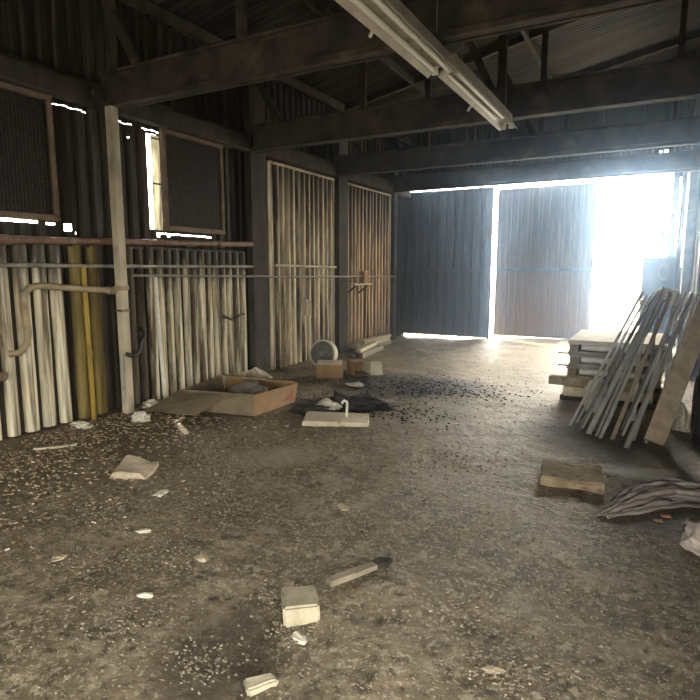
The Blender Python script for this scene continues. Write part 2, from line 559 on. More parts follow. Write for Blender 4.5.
# right wall (open side doorway beside the viewpoint), front wall (unseen opening added for fill), roof sheet
wr = MB()
corrugated(wr, (XR, 0, 0), (0, 1, 0), (0, 0, 1), YF, YB, -.05, 4.4, .16, .03, (-1, 0, 0), vfun=lambda u: roof_z(XR) + .02,
           holes=[(-2.4, 1.2, -.06, 2.2), (9.6, 9.66, 1.2, 3.0), (10.9, 10.93, 1.9, 3.4)], vcuts=[3.3])
struct(wr.build('wall_right', M['back_sheet']))
wf = MB()
corrugated(wf, (0, YF, 0), (1, 0, 0), (0, 0, 1), XL - .05, XR + .1, -.05, 4.4, .18, .03, (0, 1, 0), vfun=lambda u: roof_z(u) + .02, holes=[(-3.7, .5, -.06, 2.2)])
struct(wf.build('wall_front', M['soot_shade_sheet']))
rf = MB()
cs = math.hypot(1, SL)
corrugated(rf, (-5.35, 0, roof_z(-5.35)), (0, 1, 0), (1 / cs, 0, SL / cs), YF - .1, YB + .25, 0, 6.35, .105, .03, (0, 0, -1), prof=((0, 0), (.15, .15), (.35, .85), (.5, 1), (.65, .85), (.85, .15)), vcuts=[1.5, 3, 4.5])
struct(rf.build('ceiling', M['roof']))

# yard outside
MB().box((0, 40, -.06), (160, 54.4, .02)).build('ground', M['yard'])['kind'] = 'structure'
MB().box((0, -20.1, -.08), (160, 65.4, .02)).build('ground', M['asphalt'])['kind'] = 'structure'

# window_1, window_2: wire mesh panels in brown frames on the left wall
for i, (y0, y1) in enumerate(((2.3, 3.56), (4.98, 5.98))):
    f = MB()
    z0, z1, x = 2.05, 3.17, XL + .045
    for z in (z0, z1):
        f.box((x, (y0 + y1) / 2, z), (.05, y1 - y0 + .06, .055), ch=.004)
    for yy in (y0, y1):
        f.box((x, yy, (z0 + z1) / 2), (.05, .05, z1 - z0), ch=.004)
    wo = struct(f.build('window_%d' % (i + 1), M['frame_wood']))
    g = MB()
    n = int((y1 - y0) / .035)
    for j in range(1, n):
        g.box((x, y0 + (y1 - y0) * j / n, (z0 + z1) / 2), (.006, .006, z1 - z0))
    n = int((z1 - z0) / .035)
    for j in range(1, n):
        g.box((x + .006, (y0 + y1) / 2, z0 + (z1 - z0) * j / n), (.006, y1 - y0, .006))
    g.build('wire_mesh', M['mesh'], wo)
    MB().box((x - .012, (y0 + y1) / 2, (z0 + z1) / 2), (.006, y1 - y0, z1 - z0)).build('backing_sheet', M['mesh'], wo)

# wall plates along the left wall
t = MB().box((XL + .1, 3.7, 3.29), (.14, 17.2, .2), ch=.01).build('trim_1', M['black_wood'])
struct(t)
t = MB().box((XL + .075, 3.7, 3.415), (.1, 17.2, .03), ch=.004).build('trim_2', M['soot_wood'])
struct(t)

# ------------------------------------------------------------------ wall panels on the left wall
PX = XL + .02


def wall_panel(label, y0, y1, z0, z1, pitch, mat, frac=.6, frame=None, depth=.075, ragged=.0):
    yc = (y0 + y1) / 2
    t_ = thing('wall_panel', label, 'wall panel', (PX, yc, 0))
    MB().box((.005, 0, (z0 + z1) / 2), (.01, y1 - y0, z1 - z0)).build('backing_sheet', M['soot_shade_sheet'], t_)  # dark sheet stands in for the shade between the ribs
    p = MB()
    n_ = int(round((y1 - y0) / pitch))
    for i in range(n_):
        c = y0 - yc + (i + .5) * (y1 - y0) / n_
        hw = pitch * frac / 2 * random.uniform(.85, 1.1)
        top = z1 - random.uniform(0, ragged)
        tilt = random.uniform(-.006, .006)
        pr_ = [(-1, .0), (-.93, .55), (-.62, .9), (-.2, 1), (.2, 1), (.62, .9), (.93, .55), (1, .0)]
        vs_ = []
        for z in (z0 + random.uniform(0, .02), top):
            for a_, d_ in pr_:
                vs_.append((.01 + d_ * (depth - .01), c + a_ * hw + tilt * (z - z0), z))
        m_ = len(pr_)
        p.add(vs_, [(k, k + 1, m_ + k + 1, m_ + k) for k in range(m_ - 1)] + [tuple(range(m_ - 1, -1, -1)), tuple(range(m_, 2 * m_))])
    p.build('ribs', mat, t_, smooth=True)['label'] = 'painted ribs'
    if frame:
        for yy in (y0, y1):
            wd = .085 if yy == y0 else .035
            MB().box((.045, yy - yc, (z0 + z1) / 2), (.06, wd, z1 - z0), ch=.006).build('frame_post', M[frame], t_)
        MB().box((.05, 0, z1 + .01), (.06, y1 - y0 + .04, .035), ch=.004).build('top_rail', M[frame], t_)
    else:
        MB().box((.03, 0, z1), (.07, y1 - y0, .03), ch=.004).build('top_rail', M['soot_wood'], t_)
    return t_


wall_panel('cream wide-ribbed wall panel below the first mesh window', .4, 3.6, .0, 1.80, .176, M['cream1'], .72)
wall_panel('mustard stained wall panel between yellow pipe and rusty pale post', 3.62, 4.04, .0, 1.80, .17, M['mustard'], .75)
wall_panel('narrow ribbed panel painted dark as the shadow of the rusty cream post', 4.2, 4.6, .0, 1.80, .135, M['shaded_rib'], .62)
tp = wall_panel('cream narrow-ribbed wall panel below the mesh window behind cardboard box', 4.62, 6.42, .0, 1.80, .135, M['cream2'], .62)
MB().box((.078, 5.70 - 5.52, 1.22), (.006, .05, .38), ch=.002).build('yellow_paint_mark', M['yellow'], tp)['label'] = 'yellow paint patch on one rib'
wall_panel('tall pale-framed ribbed panel with electrical box on it', 6.98, 8.9, .0, 3.13, 0.15, M['cream3'], .46, frame='frame_pale')
wall_panel('tall rusty brown ribbed panel nearest the back corner', 9.36, 11.35, .0, 3.13, .15, M['cream4'], .55, frame='frame_pale')

# torn translucent sheet strip beside the second mesh window, daylight behind it
def strip_mat():
    m_ = bpy.data.materials.new('grimy_translucent_sheet')
    m_.use_nodes = True
    n_ = m_.node_tree.nodes
    l_ = m_.node_tree.links
    n_.remove(n_['Principled BSDF'])
    tc_ = n_.new('ShaderNodeTexCoord')
    mp_ = n_.new('ShaderNodeMapping')
    mp_.inputs['Scale'].default_value = (1, 16, 1.6)
    nz_ = n_.new('ShaderNodeTexNoise')
    nz_.inputs['Scale'].default_value = 2.2
    nz_.inputs['Detail'].default_value = 7
    rp_ = n_.new('ShaderNodeMapRange')
    rp_.inputs[1].default_value, rp_.inputs[2].default_value = .40, .66
    mx_ = n_.new('ShaderNodeMix')
    mx_.data_type = 'RGBA'
    mx_.inputs[6].default_value = (.075, .068, .045, 1)
    mx_.inputs[7].default_value = (.004, .0035, .002, 1)
    tr_ = n_.new('ShaderNodeBsdfTranslucent')
    df_ = n_.new('ShaderNodeBsdfDiffuse')
    df_.inputs[0].default_value = (.28, .26, .19, 1)
    ad_ = n_.new('ShaderNodeAddShader')
    l_.new(tc_.outputs['Object'], mp_.inputs[0])
    l_.new(mp_.outputs[0], nz_.inputs['Vector'])
    l_.new(nz_.outputs[0], rp_.inputs[0])
    l_.new(rp_.outputs[0], mx_.inputs[0])
    l_.new(mx_.outputs[2], tr_.inputs[0])
    l_.new(tr_.outputs[0], ad_.inputs[0])
    l_.new(df_.outputs[0], ad_.inputs[1])
    l_.new(ad_.outputs[0], n_['Material Output'].inputs['Surface'])
    return m_


fs = thing('translucent_strip', 'torn pale translucent strip glowing with daylight beside the mesh window', 'roof light', (XL + .012, 4.875, 2.0))
p = MB()
zz = [.02 + .06 * i for i in range(19)]
for j, z in enumerate(zz):
    a = -.066 + random.uniform(0, .016) + (.012 if j in (12, 13) else 0)
    b = .085 - random.uniform(0, .012)
    p.v += [(0, a, z), (.012, (a + b) / 2 - .03, z), (.012, (a + b) / 2 + .03, z), (0, b, z)]
p.f = [(4 * j + q, 4 * j + q + 1, 4 * j + 5 + q, 4 * j + 4 + q) for j in range(len(zz) - 1) for q in range(3)]
p.build('sheet', strip_mat(), fs)
for z in (.55, 1.06):
    MB().box((.016, .01, z), (.006, .16, .02), ch=.002).build('cross_batten', M['soot_wood'], fs)

# ------------------------------------------------------------------ posts
def post(label, y, wd, mat, x=XL + .24, ztop=None, name='timber_post', dp=None):
    zt = ztop or roof_z(x) - .05
    t_ = thing(name, label, 'post', (x, y, 0))
    MB().box((0, 0, zt / 2 - .03), (dp or wd, wd, zt + .06), ch=.008).build('shaft', M[mat], t_)
    return t_


po = post('rusty cream-painted post between mustard panel and narrow-ribbed panel', 4.12, .095, 'pale_post', ztop=3.2)
MB().box((0, 0, 1.36), (.11, .11, .05), ch=.004).build('rusty_clamp', M['tan_pipe'], po)
MB().box((0, 0, 1.12), (.108, .108, .025), ch=.003).build('rusty_clamp', M['rust_pipe'], po)
MB().box((-.02, .06, 3.8), (.09, .09, 1.2), ch=.006).build('upper_post', M['soot_wood'], po)
post('broad charred post beside the tall pale-framed panel', 6.64, .36, 'black_wood', x=XL + .11, dp=.12)
post('broad charred post between the two tall ribbed panels', 9.12, .34, 'black_wood', x=XL + .11, dp=.12)
post('slim dusty post in the back corner of the left wall', 11.5, .2, 'soot_wood', x=XL + .1, dp=.12)
post('dark column by the doorway, seen behind the leaning bars', 11.6, .14, 'dark_steel', x=.46, name='steel_column')
post('dark column along the narrow wall, nearer than the doorway column', 9.0, .12, 'dark_steel', x=.545, name='steel_column')

# ------------------------------------------------------------------ roof trusses and purlins
TR = [(4.2, 'sooty timber truss nearest the viewer, resting on rusty cream post'),
      (6.6, 'sooty timber truss passing just beyond the tip of the far light fixture'),
      (9.0, 'hazy timber truss ending above the post between the tall panels'),
      (11.4, 'hazy timber truss closest to the doorway header')]
verts_x = {4.2: (-3.37, -1.65), 6.6: (-3.4, -1.66, .07), 9.0: (-3.45, -1.65, .07), 11.4: (-4.55, -3.4, -1.65)}
for y, lab in TR:
    t_ = thing('roof_truss', lab, 'roof truss', (-2.3, y, 3.2))
    q = MB()
    xa, xb = XL + .1 + 2.3, XR - .02 + 2.3
    q.box(((xa + xb) / 2, -.055, .17), (xb - xa, .05, .32), ch=.008)
    q.box(((xa + xb) / 2, .055, .17), (xb - xa, .05, .32), ch=.008)
    q.box(((xa + xb) / 2, -.075, .02), (xb - xa, .10, .05), ch=.006)
    q.box(((xa + xb) / 2, -.07, .325), (xb - xa, .09, .03), ch=.006)
    q.build('bottom_chord', M['soot_wood'], t_)
    za, zb = roof_z(XL + .1) - 3.2 - .10, roof_z(XR) - 3.2 - .10
    MB().bar((xa, 0, za), (xb, 0, zb), .08, .10).build('top_chord', M['soot_wood'], t_)
    for vx in verts_x[y]:
        zt = roof_z(vx) - 3.2 - .1
        MB().box((vx + 2.3, 0, (zt + .1) / 2), (.09 if vx < 0 else .045, .055, zt - .1), ch=.005).build('vertical_web', M['soot_wood'], t_)
    MB().bar((-5.1 + 2.3, 0, 1.05), (-4.62 + 2.3, 0, .26), .05, .09).build('corner_brace', M['soot_wood'], t_)
    if y > 5:
        MB().bar((-2.25 + 2.3, 0, 1.35), (-1.72 + 2.3, 0, .26), .05, .08).build('diagonal_web', M['soot_wood'], t_)
for x, lab in ((-5.0, 'roof purlin at the eave over the left wall'), (-3.7, 'roof purlin second from the eave, over the mid floor'),
               (-1.9, 'roof purlin above the fluorescent light fixtures')):
    z = roof_z(x) - .095
    tag(MB().box((0, 0, 0), (.06, 17.2, .12), ch=.006).build('roof_purlin', M['soot_wood']), lab, 'purlin').location = (x, 3.7, z)

# ------------------------------------------------------------------ fluorescent fixtures
def fixture(label, y0, y1, x=-1.52, ws=.88, zz=3.0):
    L_ = y1 - y0
    t_ = thing('light_fixture', label, 'light fixture', (x, (y0 + y1) / 2, zz), group='fluorescent strip lights under the trusses')
    q = MB()
    prof = [(-.135, .0), (-.14, .012), (-.065, .075), (-.065, .15), (.065, .15), (.065, .075), (.14, .012), (.135, .0), (.055, .062), (-.055, .062)]
    prof = [(px * ws, pz) for px, pz in prof]
    n = len(prof)
    for yy in (-L_ / 2, L_ / 2):
        q.v += [(px, yy, pz) for px, pz in prof]
    q.f = [(k, (k + 1) % n, n + (k + 1) % n, n + k) for k in range(n)]
    q.f += [(0, 1, 2, 9), (2, 5, 8, 9), (5, 6, 7, 8), (2, 3, 4, 5), (n, n + 9, n + 2, n + 1), (n + 2, n + 9, n + 8, n + 5), (n + 5, n + 8, n + 7, n + 6), (n + 2, n + 5, n + 4, n + 3)]
    q.build('reflector_housing', M['lamp_housing'], t_)
    for sx in (-.06 * ws, .06 * ws):
        tb = MB().tube([(sx, -L_ / 2 + .05, .03), (sx, L_ / 2 - (.05 if L_ > 3 else .42), .03)], .019, 12).build('fluorescent_tube', M['tube_glass'], t_, True)
        for e in (-L_ / 2 + .03, L_ / 2 - .03):
            MB().box((sx, e, .036), (.05, .03, .06), ch=.004).build('lamp_holder', M['white'], t_)
    for e in (-L_ / 2 + .3, L_ / 2 - .15):
        MB().tube([(0, e, .14), (0, e, roof_z(x) - zz - .02)], .006, 6).build('hanger', M['dark_steel'], t_)
    MB().tube([(-.17, L_ / 2 - .9, .0), (-.15, L_ / 2 - .9, .03), (-.11, L_ / 2 - .9, .06)], .012, 8).build('clip', M['white'], t_)
    return t_


fixture('nearer twin-tube fluorescent fixture, passing under the first truss', .9, 4.27)
fixture('farther twin-tube fluorescent fixture, its tip under the second truss', 4.36, 6.3, x=-1.50, ws=.66, zz=3.03)

# ------------------------------------------------------------------ pipes and fittings on the left wall
XP = -5.09


def pipe(name, label, pts, r, mat, cat='pipe'):
    o = Vector(pts[0])
    t_ = MB().tube([Vector(p) - o for p in pts], r, 10).build(name, M[mat], smooth=True)
    t_.location = o
    return tag(t_, label, cat)


def curve(pts, n=6):
    P = [Vector(p) for p in pts]
    P = [2 * P[0] - P[1]] + P + [2 * P[-1] - P[-2]]
    out = []
    for i in range(1, len(P) - 2):
        for k in range(n):
            t = k / n
            a_, b_, c_, d_ = P[i - 1], P[i], P[i + 1], P[i + 2]
            out.append(.5 * (2 * b_ + (c_ - a_) * t + (2 * a_ - 5 * b_ + 4 * c_ - d_) * t * t + (3 * b_ - a_ - 3 * c_ + d_) * t ** 3))
    return out + [P[-2]]


def straps(o, ys_, x, z, r, mat='dark_steel'):
    for yy, zz in ys_:
        MB().box((-.04, yy, zz), (.10, .025, 2.3 * r), ch=.003).build('pipe_strap', M[mat], o)


p1 = pipe('water_pipe', 'thick rust-brown pipe running level below the mesh windows', [(XP, .5, 1.76), (XP, 3.5, 1.83), (XP, 6.45, 1.91)], .036, 'rust_pipe')
straps(p1, [(1.0, .03), (3.2, .07), (4.8, .11)], XP, 0, .03)
for yy, zz in ((2.45, .055), (5.3, .128)):
    MB().tube([(0, yy - .06, zz - .002), (0, yy + .06, zz + .002)], .047, 10).build('pipe_coupling', M['rust_pipe'], p1, True)
p2 = pipe('conduit', 'thin grey conduit just under the rust-brown pipe', [(XP, .5, 1.60), (XP, 4.3, 1.59), (XP, 6.45, 1.60)], .02, 'grey_pipe')
straps(p2, [(1.2, 0), (2.72, 0), (4.4, -.01), (5.4, 0)], XP, 0, .02)
p3 = pipe('conduit', 'thin long conduit from the rusty post across the tall panels', [(XP + .03, 4.3, 1.49), (XP + .03, 6.6, 1.46), (XP + .12, 6.75, 1.45), (XP + .12, 9.2, 1.43), (XP + .03, 9.4, 1.43), (XP + .03, 11.3, 1.41)], .016, 'grey_pipe')
p4 = pipe('conduit', 'short dusty conduit over the electrical box on the tall panel', [(XP + .0, 7.0, 1.62), (XP, 8.85, 1.60)], .02, 'frame_pale')
straps(p4, [(.15, 0), (1.7, -.015)], XP, 0, .02)
p5 = pipe('bent_pipe', 'dusty tan pipe bending down the wide-ribbed panel from the post', [(XP + .03, 4.12, 1.33), (XP + .03, 3.7, 1.36), (XP + .03, 3.24, 1.405), (XP + .03, 3.15, 1.39), (XP + .03, 3.09, 1.33), (XP + .03, 3.085, 1.22), (XP + .03, 3.10, .98), (XP + .02, 3.085, .87), (XP, 3.02, .80), (XP - .06, 2.96, .79)], .032, 'tan_pipe')
MB().tube([(0, -.14, .01), (0, -.02, .003)], .043, 10).build('pipe_coupling', M['tan_pipe'], p5, True)
p6 = pipe('gas_pipe', 'bright yellow upright pipe on the mustard panel', [(XP, 3.745, -.02), (XP, 3.74, .8), (XP, 3.735, 1.58)], .026, 'yellow')
MB().tube([(0, 0, .68), (0, 0, .74)], .032, 10).build('pipe_coupling', M['yellow'], p6, True)
p7 = pipe('white_pipe', 'slim white upright pipe on the narrow-ribbed panel near rusty post', [(XP, 4.72, .0), (XP, 4.68, .8), (XP, 4.66, 1.5)], .022, 'white')
p8 = pipe('pale_rod', 'pale upright rod above the shelf on the rusty brown panel', [(XP + .03, 9.62, 1.31), (XP + .03, 9.60, 2.0)], .022, 'frame_pale', 'rod')

k_ = thing('rusty_disc', 'rusty round disc on the cream wide-ribbed panel', 'disc', (XP - .06, 2.87, .6), (0, R(90), 0))
MB().lathe([(0, .05), (.03, .05), (.045, .035), (.045, .012), (.025, 0), (0, -.01)], n=20).build('plate', M['rust_pipe'], k_, True)
MB().tube([(0, 0, .04), (0, 0, .075)], .012, 8).build('bolt', M['dark_steel'], k_, True)

h = pipe('rubber_hose', 'short black hose hanging in a curl from rusty cream post', [*curve([(XP + .13, 4.08, .66), (XP + .17, 4.14, .63), (XP + .15, 4.24, .66), (XP + .08, 4.34, .76), (XP + .03, 4.42, .78), (XP, 4.46, .86), (XP - .06, 4.46, .88)])], .022, 'rubber', 'hose')
ch = MB()
for i in range(14):
    a = Euler((R(90) if i % 2 else 0, 0, R(90) * (i % 2))).to_matrix().to_4x4()
    mtx = Matrix.Translation((0, 0, -.033 * i)) @ (Matrix.Rotation(R(90), 4, 'Y') if i % 2 else Matrix.Rotation(R(90), 4, 'X'))
    pts = [mtx @ Vector((.012 * math.cos(b), .022 * math.sin(b), 0)) if i % 2 == 9 else mtx @ Vector((.022 * math.cos(b), .012 * math.sin(b), 0)) for b in [j * math.pi / 5 for j in range(11)]]
    pts = [Vector((p.x, p.y, p.z)) for p in pts]
    pts2 = []
    for b in [j * math.pi / 5 for j in range(11)]:
        cx, cz = .011 * math.cos(b), .022 * math.sin(b)
        pts2.append(Vector((0, cx, cz - .033 * i)) if i % 2 else Vector((cx, 0, cz - .033 * i)))
    ch.tube(pts2, .004, 6, cap=False)
o = tag(ch.build('chain', M['steel'], smooth=True), 'short steel chain hanging beside the black hose', 'chain')
o.location = (XP + .10, 4.055, .64)

hk = pipe('wall_hook', 'dark bent hook at the charred post end of narrow-ribbed panel', [*curve([(XP - .05, 5.86, .93), (XP + .03, 5.87, .90), (XP + .06, 5.95, .88), (XP + .06, 6.08, .93), (XP + .03, 6.2, .94)])], .015, 'rubber', 'hook')

eb = thing('electrical_box', 'small grey electrical box on the tall pale-framed panel', 'electrical box', (-5.12, 7.88, .8))
MB().box((0, 0, .13), (.1, .17, .26), ch=.008).build('box_body', M['frame_pale'], eb)
MB().box((.055, 0, .13), (.014, .18, .27), ch=.004).build('box_cover', M['old_wood'], eb)
MB().tube([(0, 0, .26), (0, 0, .78)], .012, 8).build('box_conduit', M['grey_pipe'], eb, True)

sh = thing('wall_shelf', 'small pale bracket shelf on the rusty brown panel', 'shelf', (-5.16, 9.62, 1.26))
MB().box((.12, 0, .02), (.24, .72, .035), ch=.004).build('shelf_board', M['frame_pale'], sh)
for yy in (-.25, .25):
    MB().bar((.0, yy, -.16), (.2, yy, .0), .03, .025).build('bracket', M['soot_wood'], sh)
bxs = thing('switch_box', 'little tan box standing on the bracket shelf', 'box', (-5.04, 9.86, 1.297))
MB().box((0, 0, .11), (.12, .17, .22), ch=.006).build('box_body', M['carton'], bxs)
MB().box((0, 0, .225), (.13, .18, .02), ch=.004).build('lid', M['slab'], bxs)

# ------------------------------------------------------------------ big open carton
bx = thing('cardboard_box', 'large opened brown cardboard box with red print beside narrow-ribbed panel', 'cardboard box', (-4.2, 5.0, gz(-4.2, 5.0)))
W_, D_, H_ = 1.06, .76, .235


def quad_slab(a, b, c, d, th=.008):
    a, b, c, d = map(Vector, (a, b, c, d))
    n = (b - a).cross(d - a).normalized() * th
    q = MB()
    q.add([a, b, c, d, a + n, b + n, c + n, d + n], [(3, 2, 1, 0), (4, 5, 6, 7), (0, 1, 5, 4), (1, 2, 6, 5), (2, 3, 7, 6), (3, 0, 4, 7)])
    return q


x0, x1, y0, y1 = -W_ / 2, W_ / 2, -D_ / 2, D_ / 2
quad_slab((x0, y0, .0), (x1, y0, .0), (x1, y1, .0), (x0, y1, .0)).build('bottom', M['dusty_carton'], bx)
printed = quad_slab((x1, y0, 0), (x1, y1, 0), (x1 + .03, y1 + .02, H_ - .01), (x1, y0, H_)).build('printed_side', M['carton'], bx)
quad_slab((x0 + .1, y0 - .16, 0), (x1, y0, 0), (x1, y0, H_), (x0 + .05, y0, H_ * .8)).build('dusty_side', M['dusty_carton'], bx)
quad_slab((x0, y1, 0), (x0, y0, 0), (x0, y0, H_ * .75), (x0 - .04, y1, H_ * .95)).build('end_side', M['dusty_carton'], bx)
quad_slab((x1, y1, 0), (x0, y1, 0), (x0, y1 + .03, H_), (x1, y1 + .03, H_)).build('rear_side', M['carton'], bx)
quad_slab((x0 - .02, y0 - .02, H_ * .72), (x1 - .35, y0 + .0, H_ * .92), (x1 - .5, y0 - .34, .03), (x0 - .12, y0 - .40, .02)).build('flap', M['dusty_carton'], bx)
quad_slab((x0, y1 + .03, H_), (x1 - .1, y1 + .03, H_), (x1 - .16, y1 - .25, H_ + .05), (x0 + .06, y1 - .22, H_ + .03)).build('flap', M['carton'], bx)
for yy, sh_ in ((.47, 'E'), (.53, 'B'), (.60, 'I'), (.645, 'I'), (.69, 'I')):
    yb = y0 + yy
    pr = MB()
    if sh_ == 'I':
        pr.box((0, yb, 0), (.004, .022, .12))
    else:
        pr.box((0, yb + (-.014 if sh_ == 'E' else .014), 0), (.004, .018, .12))
        for dz in (-.052, 0, .052):
            pr.box((0, yb, dz), (.004, .042, .018))
    pr.v = [(x1 + .0095 + .03 * (p[2] + .118) / H_ * ((p[1] - y0) / D_) + p[0], p[1], p[2] + .118) for p in pr.v]
    pr.build('red_print', M['red_ink'], printed)


def crumple(name, label, cat, loc, size, mat, seed=0, amp=.35, rot=0, group=None, sub=3, sink=.15):
    bm = bmesh.new()
    bmesh.ops.create_icosphere(bm, subdivisions=sub, radius=1)
    for v in bm.verts:
        d = v.co.normalized()
        n_ = noise.noise(d * 1.6 + Vector((seed * 7.1, seed, 3))) * amp * 1.3 + noise.noise(d * 4.2 + Vector((seed, 9, seed * 3))) * amp
        v.co = d * (1 + n_)
        v.co = Vector((v.co.x * size[0] / 2, v.co.y * size[1] / 2, max(v.co.z, -.55) * size[2] / 2))
    q = MB().bm(bm, Matrix.Translation((0, 0, size[2] * (.275 - sink * .3))))
    o_ = q.build(name, mat)
    o_.location = loc
    o_.rotation_euler = (0, 0, rot)
    return tag(o_, label, cat, group)


def on(x, y):
    return (x, y, gz(x, y))


# stuffing inside and behind the carton
crumple('plastic_sheet', 'crumpled grey sheet inside the large cardboard box', 'plastic sheet', (-4.05, 4.98, gz(-4.2, 5) + .012), (.5, .42, .36), M['wheel'], 3)
crumple('paper_bag', 'white crumpled bag lying behind the large cardboard box', 'bag', on(-4.75, 6.05), (.42, .3, .28), M['paper'], 5)
crumple('paper_bag', 'small pale crumpled bag at the cardboard box rear edge by the wall', 'bag', on(-4.92, 5.62), (.22, .24, .26), M['paper'], 8)

# small boxes and wheel further along
sb = thing('cardboard_box', 'small upright tan cardboard box in front of grey wheel', 'cardboard box', (-4.09, 6.92, gz(-4.09, 6.92)), (0, 0, R(29)))
w2, h2 = .37, .2
quad_slab((-w2 / 2, -.15, 0), (w2 / 2, -.15, 0), (w2 / 2, .15, 0), (-w2 / 2, .15, 0)).build('bottom', M['carton'], sb)
quad_slab((-w2 / 2, -.15, 0), (w2 / 2, -.15, 0), (w2 / 2, -.15, h2), (-w2 / 2, -.15, h2)).build('front_side', M['carton'], sb)
quad_slab((w2 / 2, -.15, 0), (w2 / 2, .15, 0), (w2 / 2, .15, h2), (w2 / 2, -.15, h2)).build('end_side', M['carton'], sb)
quad_slab((-w2 / 2, .15, 0), (-w2 / 2, -.15, 0), (-w2 / 2, -.15, h2), (-w2 / 2, .15, h2)).build('end_side', M['carton'], sb)
quad_slab((w2 / 2, .15, 0), (-w2 / 2, .15, 0), (-w2 / 2, .15, h2), (w2 / 2, .15, h2)).build('rear_side', M['carton'], sb)
quad_slab((-w2 / 2, -.155, h2), (w2 / 2, -.155, h2), (w2 / 2 - .01, .155, h2 + .015), (-w2 / 2 + .01, .155, h2 + .015)).build('top_flap', M['light_wood'], sb)['label'] = 'top flap coloured pale for the light on it'  # paler material paints the light falling on this flap
ob = thing('cardboard_box', 'small open cardboard box on its side, mouth towards the viewer', 'cardboard box', (-3.80, 7.28, gz(-3.80, 7.28)), (0, 0, R(50)))
w3 = .26
MB().box((0, 0, .006), (w3, .3, .01)).box((0, 0, .2), (w3, .3, .01)).build('side_walls', M['carton'], ob)
MB().box((-w3 / 2, 0, .1), (.01, .3, .2)).build('side_wall', M['carton'], ob)
MB().box((w3 / 2, 0, .1), (.01, .3, .2)).build('side_wall', M['light_wood'], ob)  # paler than the other walls, painted as the sunlit side
MB().box((0, .15, .1), (w3, .01, .2)).build('bottom', M['carton'], ob)
quad_slab((w3 / 2, -.15, .0), (w3 / 2 + .16, -.22, .0), (w3 / 2 + .15, -.20, .2), (w3 / 2, -.15, .2)).build('flap', M['light_wood'], ob)['label'] = 'flap coloured pale as if sunlit'  # sunlight on the flap is put into its pale colour

wh = thing('wheel', 'round grey wheel with pale rim leaning behind small tan box', 'wheel', (-4.62, 7.62, gz(-4.6, 7.6) + .215))
Mw = Euler((R(80), 0, R(6))).to_matrix().to_4x4()
MB().lathe([(0, .06), (.05, .06), (.06, .045), (.15, .04), (.165, .055), (.2, .055), (.2, -.055), (0, -.055)], Mw, 36).build('disc', M['wheel'], wh, True)
MB().lathe([(.19, -.09), (.216, -.09), (.222, -.05), (.222, .045), (.212, .052), (.195, .052), (.19, -.09)], Mw, 36).build('rim', M['rim'], wh, True)
MB().lathe([(0, .085), (.03, .085), (.035, .06)], Mw, 20).build('hub', M['dark_steel'], wh, True)

# board slab with bent white rod
bd = thing('board_slab', 'pale thick board with upright white rod, in front of black ash', 'board', (-2.80, 4.87, gz(-2.8, 4.87) - .004), (0, R(2), R(25)))
MB().box((0, 0, .035), (.66, .38, .06), ch=.008, jit=.008).build('slab', M['light_wood'], bd)
MB().box((.02, -.02, .004), (.56, .3, .02), ch=.004).build('under_batten', M['cut_timber'], bd)
MB().tube([(.1, .02, .06), (.1, .02, .2), (.095, .02, .225), (.07, .02, .235), (.05, .02, .22), (.055, .02, .2)], .013, 8).build('bent_rod', M['white'], bd, True)

# ash and rags
crumple('charred_rag', 'black charred rag heap behind the pale thick board', 'rag', on(-2.95, 5.55), (.75, .42, .16), M['ash'], 11, .5)
crumple('charred_rag', 'small black charred lump between the pale board and cardboard box', 'rag', on(-3.25, 5.05), (.4, .3, .09), M['ash'], 14, .5)
crumple('paper_scrap', 'grey paper tangle on the floor behind pale thick board', 'paper', on(-3.15, 5.32), (.34, .2, .12), M['paper'], 15, .5)
crumple('paper_scrap', 'bright white scrap on the scorched floor before the small tan box', 'paper', on(-3.45, 6.55), (.22, .13, .06), M['paper'], 16, .5)

# plank pile by the rusty panel
for i, (x, y, z, L_, wd, th, rz, mt) in enumerate([
        (-4.95, 10.1, .045, 1.5, .19, .07, 2, 'old_wood'), (-4.97, 10.05, .115, 1.45, .17, .065, -1, 'light_wood'), (-4.93, 10.15, .185, 1.35, .17, .06, 3, 'slab'),
        (-4.72, 9.35, .045, 1.3, .10, .09, 6, 'old_wood'), (-4.60, 9.32, .045, 1.25, .09, .09, 8, 'old_wood'), (-4.68, 9.3, .125, 1.2, .09, .06, 12, 'light_wood')]):
    labs = ['lowest grey plank of the pile below the rusty brown panel', 'middle pale plank of the pile below the rusty brown panel', 'topmost tan plank of the pile below the rusty brown panel',
            'grey beam on the floor next to the plank pile', 'grey beam with pale end, outermost beside the plank pile', 'pale batten lying across the two grey beams']
    o = tag(MB().box((0, 0, 0), (wd, L_, th), ch=.006, jit=.002).build('plank', M[mt]), labs[i], 'plank', 'planks piled below the rusty brown panel')
    o.location = (x, y, z + gz(x, y) - .008)
    o.rotation_euler = (0, 0, R(rz))

# ------------------------------------------------------------------ floor pieces, foreground
def chunk(name, label, cat, loc, dims, rot, mat, jit=.006, ch=.01):
    bm = bmesh.new()
    bmesh.ops.create_cube(bm, size=1)
    bmesh.ops.subdivide_edges(bm, edges=list(bm.edges), cuts=3, use_grid_fill=True)
    for v in bm.verts:
        v.co = Vector((v.co.x * dims[0], v.co.y * dims[1], v.co.z * dims[2]))
        p = v.co * 9 + Vector((dims[0] * 77, 0, 0))
        v.co += Vector((noise.noise(p), noise.noise(p + Vector((9, 0, 0))), noise.noise(p + Vector((0, 9, 0))))) * jit
    bmesh.ops.bevel(bm, geom=[e for e in bm.edges if len(e.link_faces) == 2 and e.calc_face_angle(0) > .8], offset=ch, segments=2, affect='EDGES')
    o_ = MB().bm(bm, Matrix.Translation((0, 0, dims[2] / 2))).build(name, mat, smooth=True)
    o_.location, o_.rotation_euler = loc, rot
    return tag(o_, label, cat)


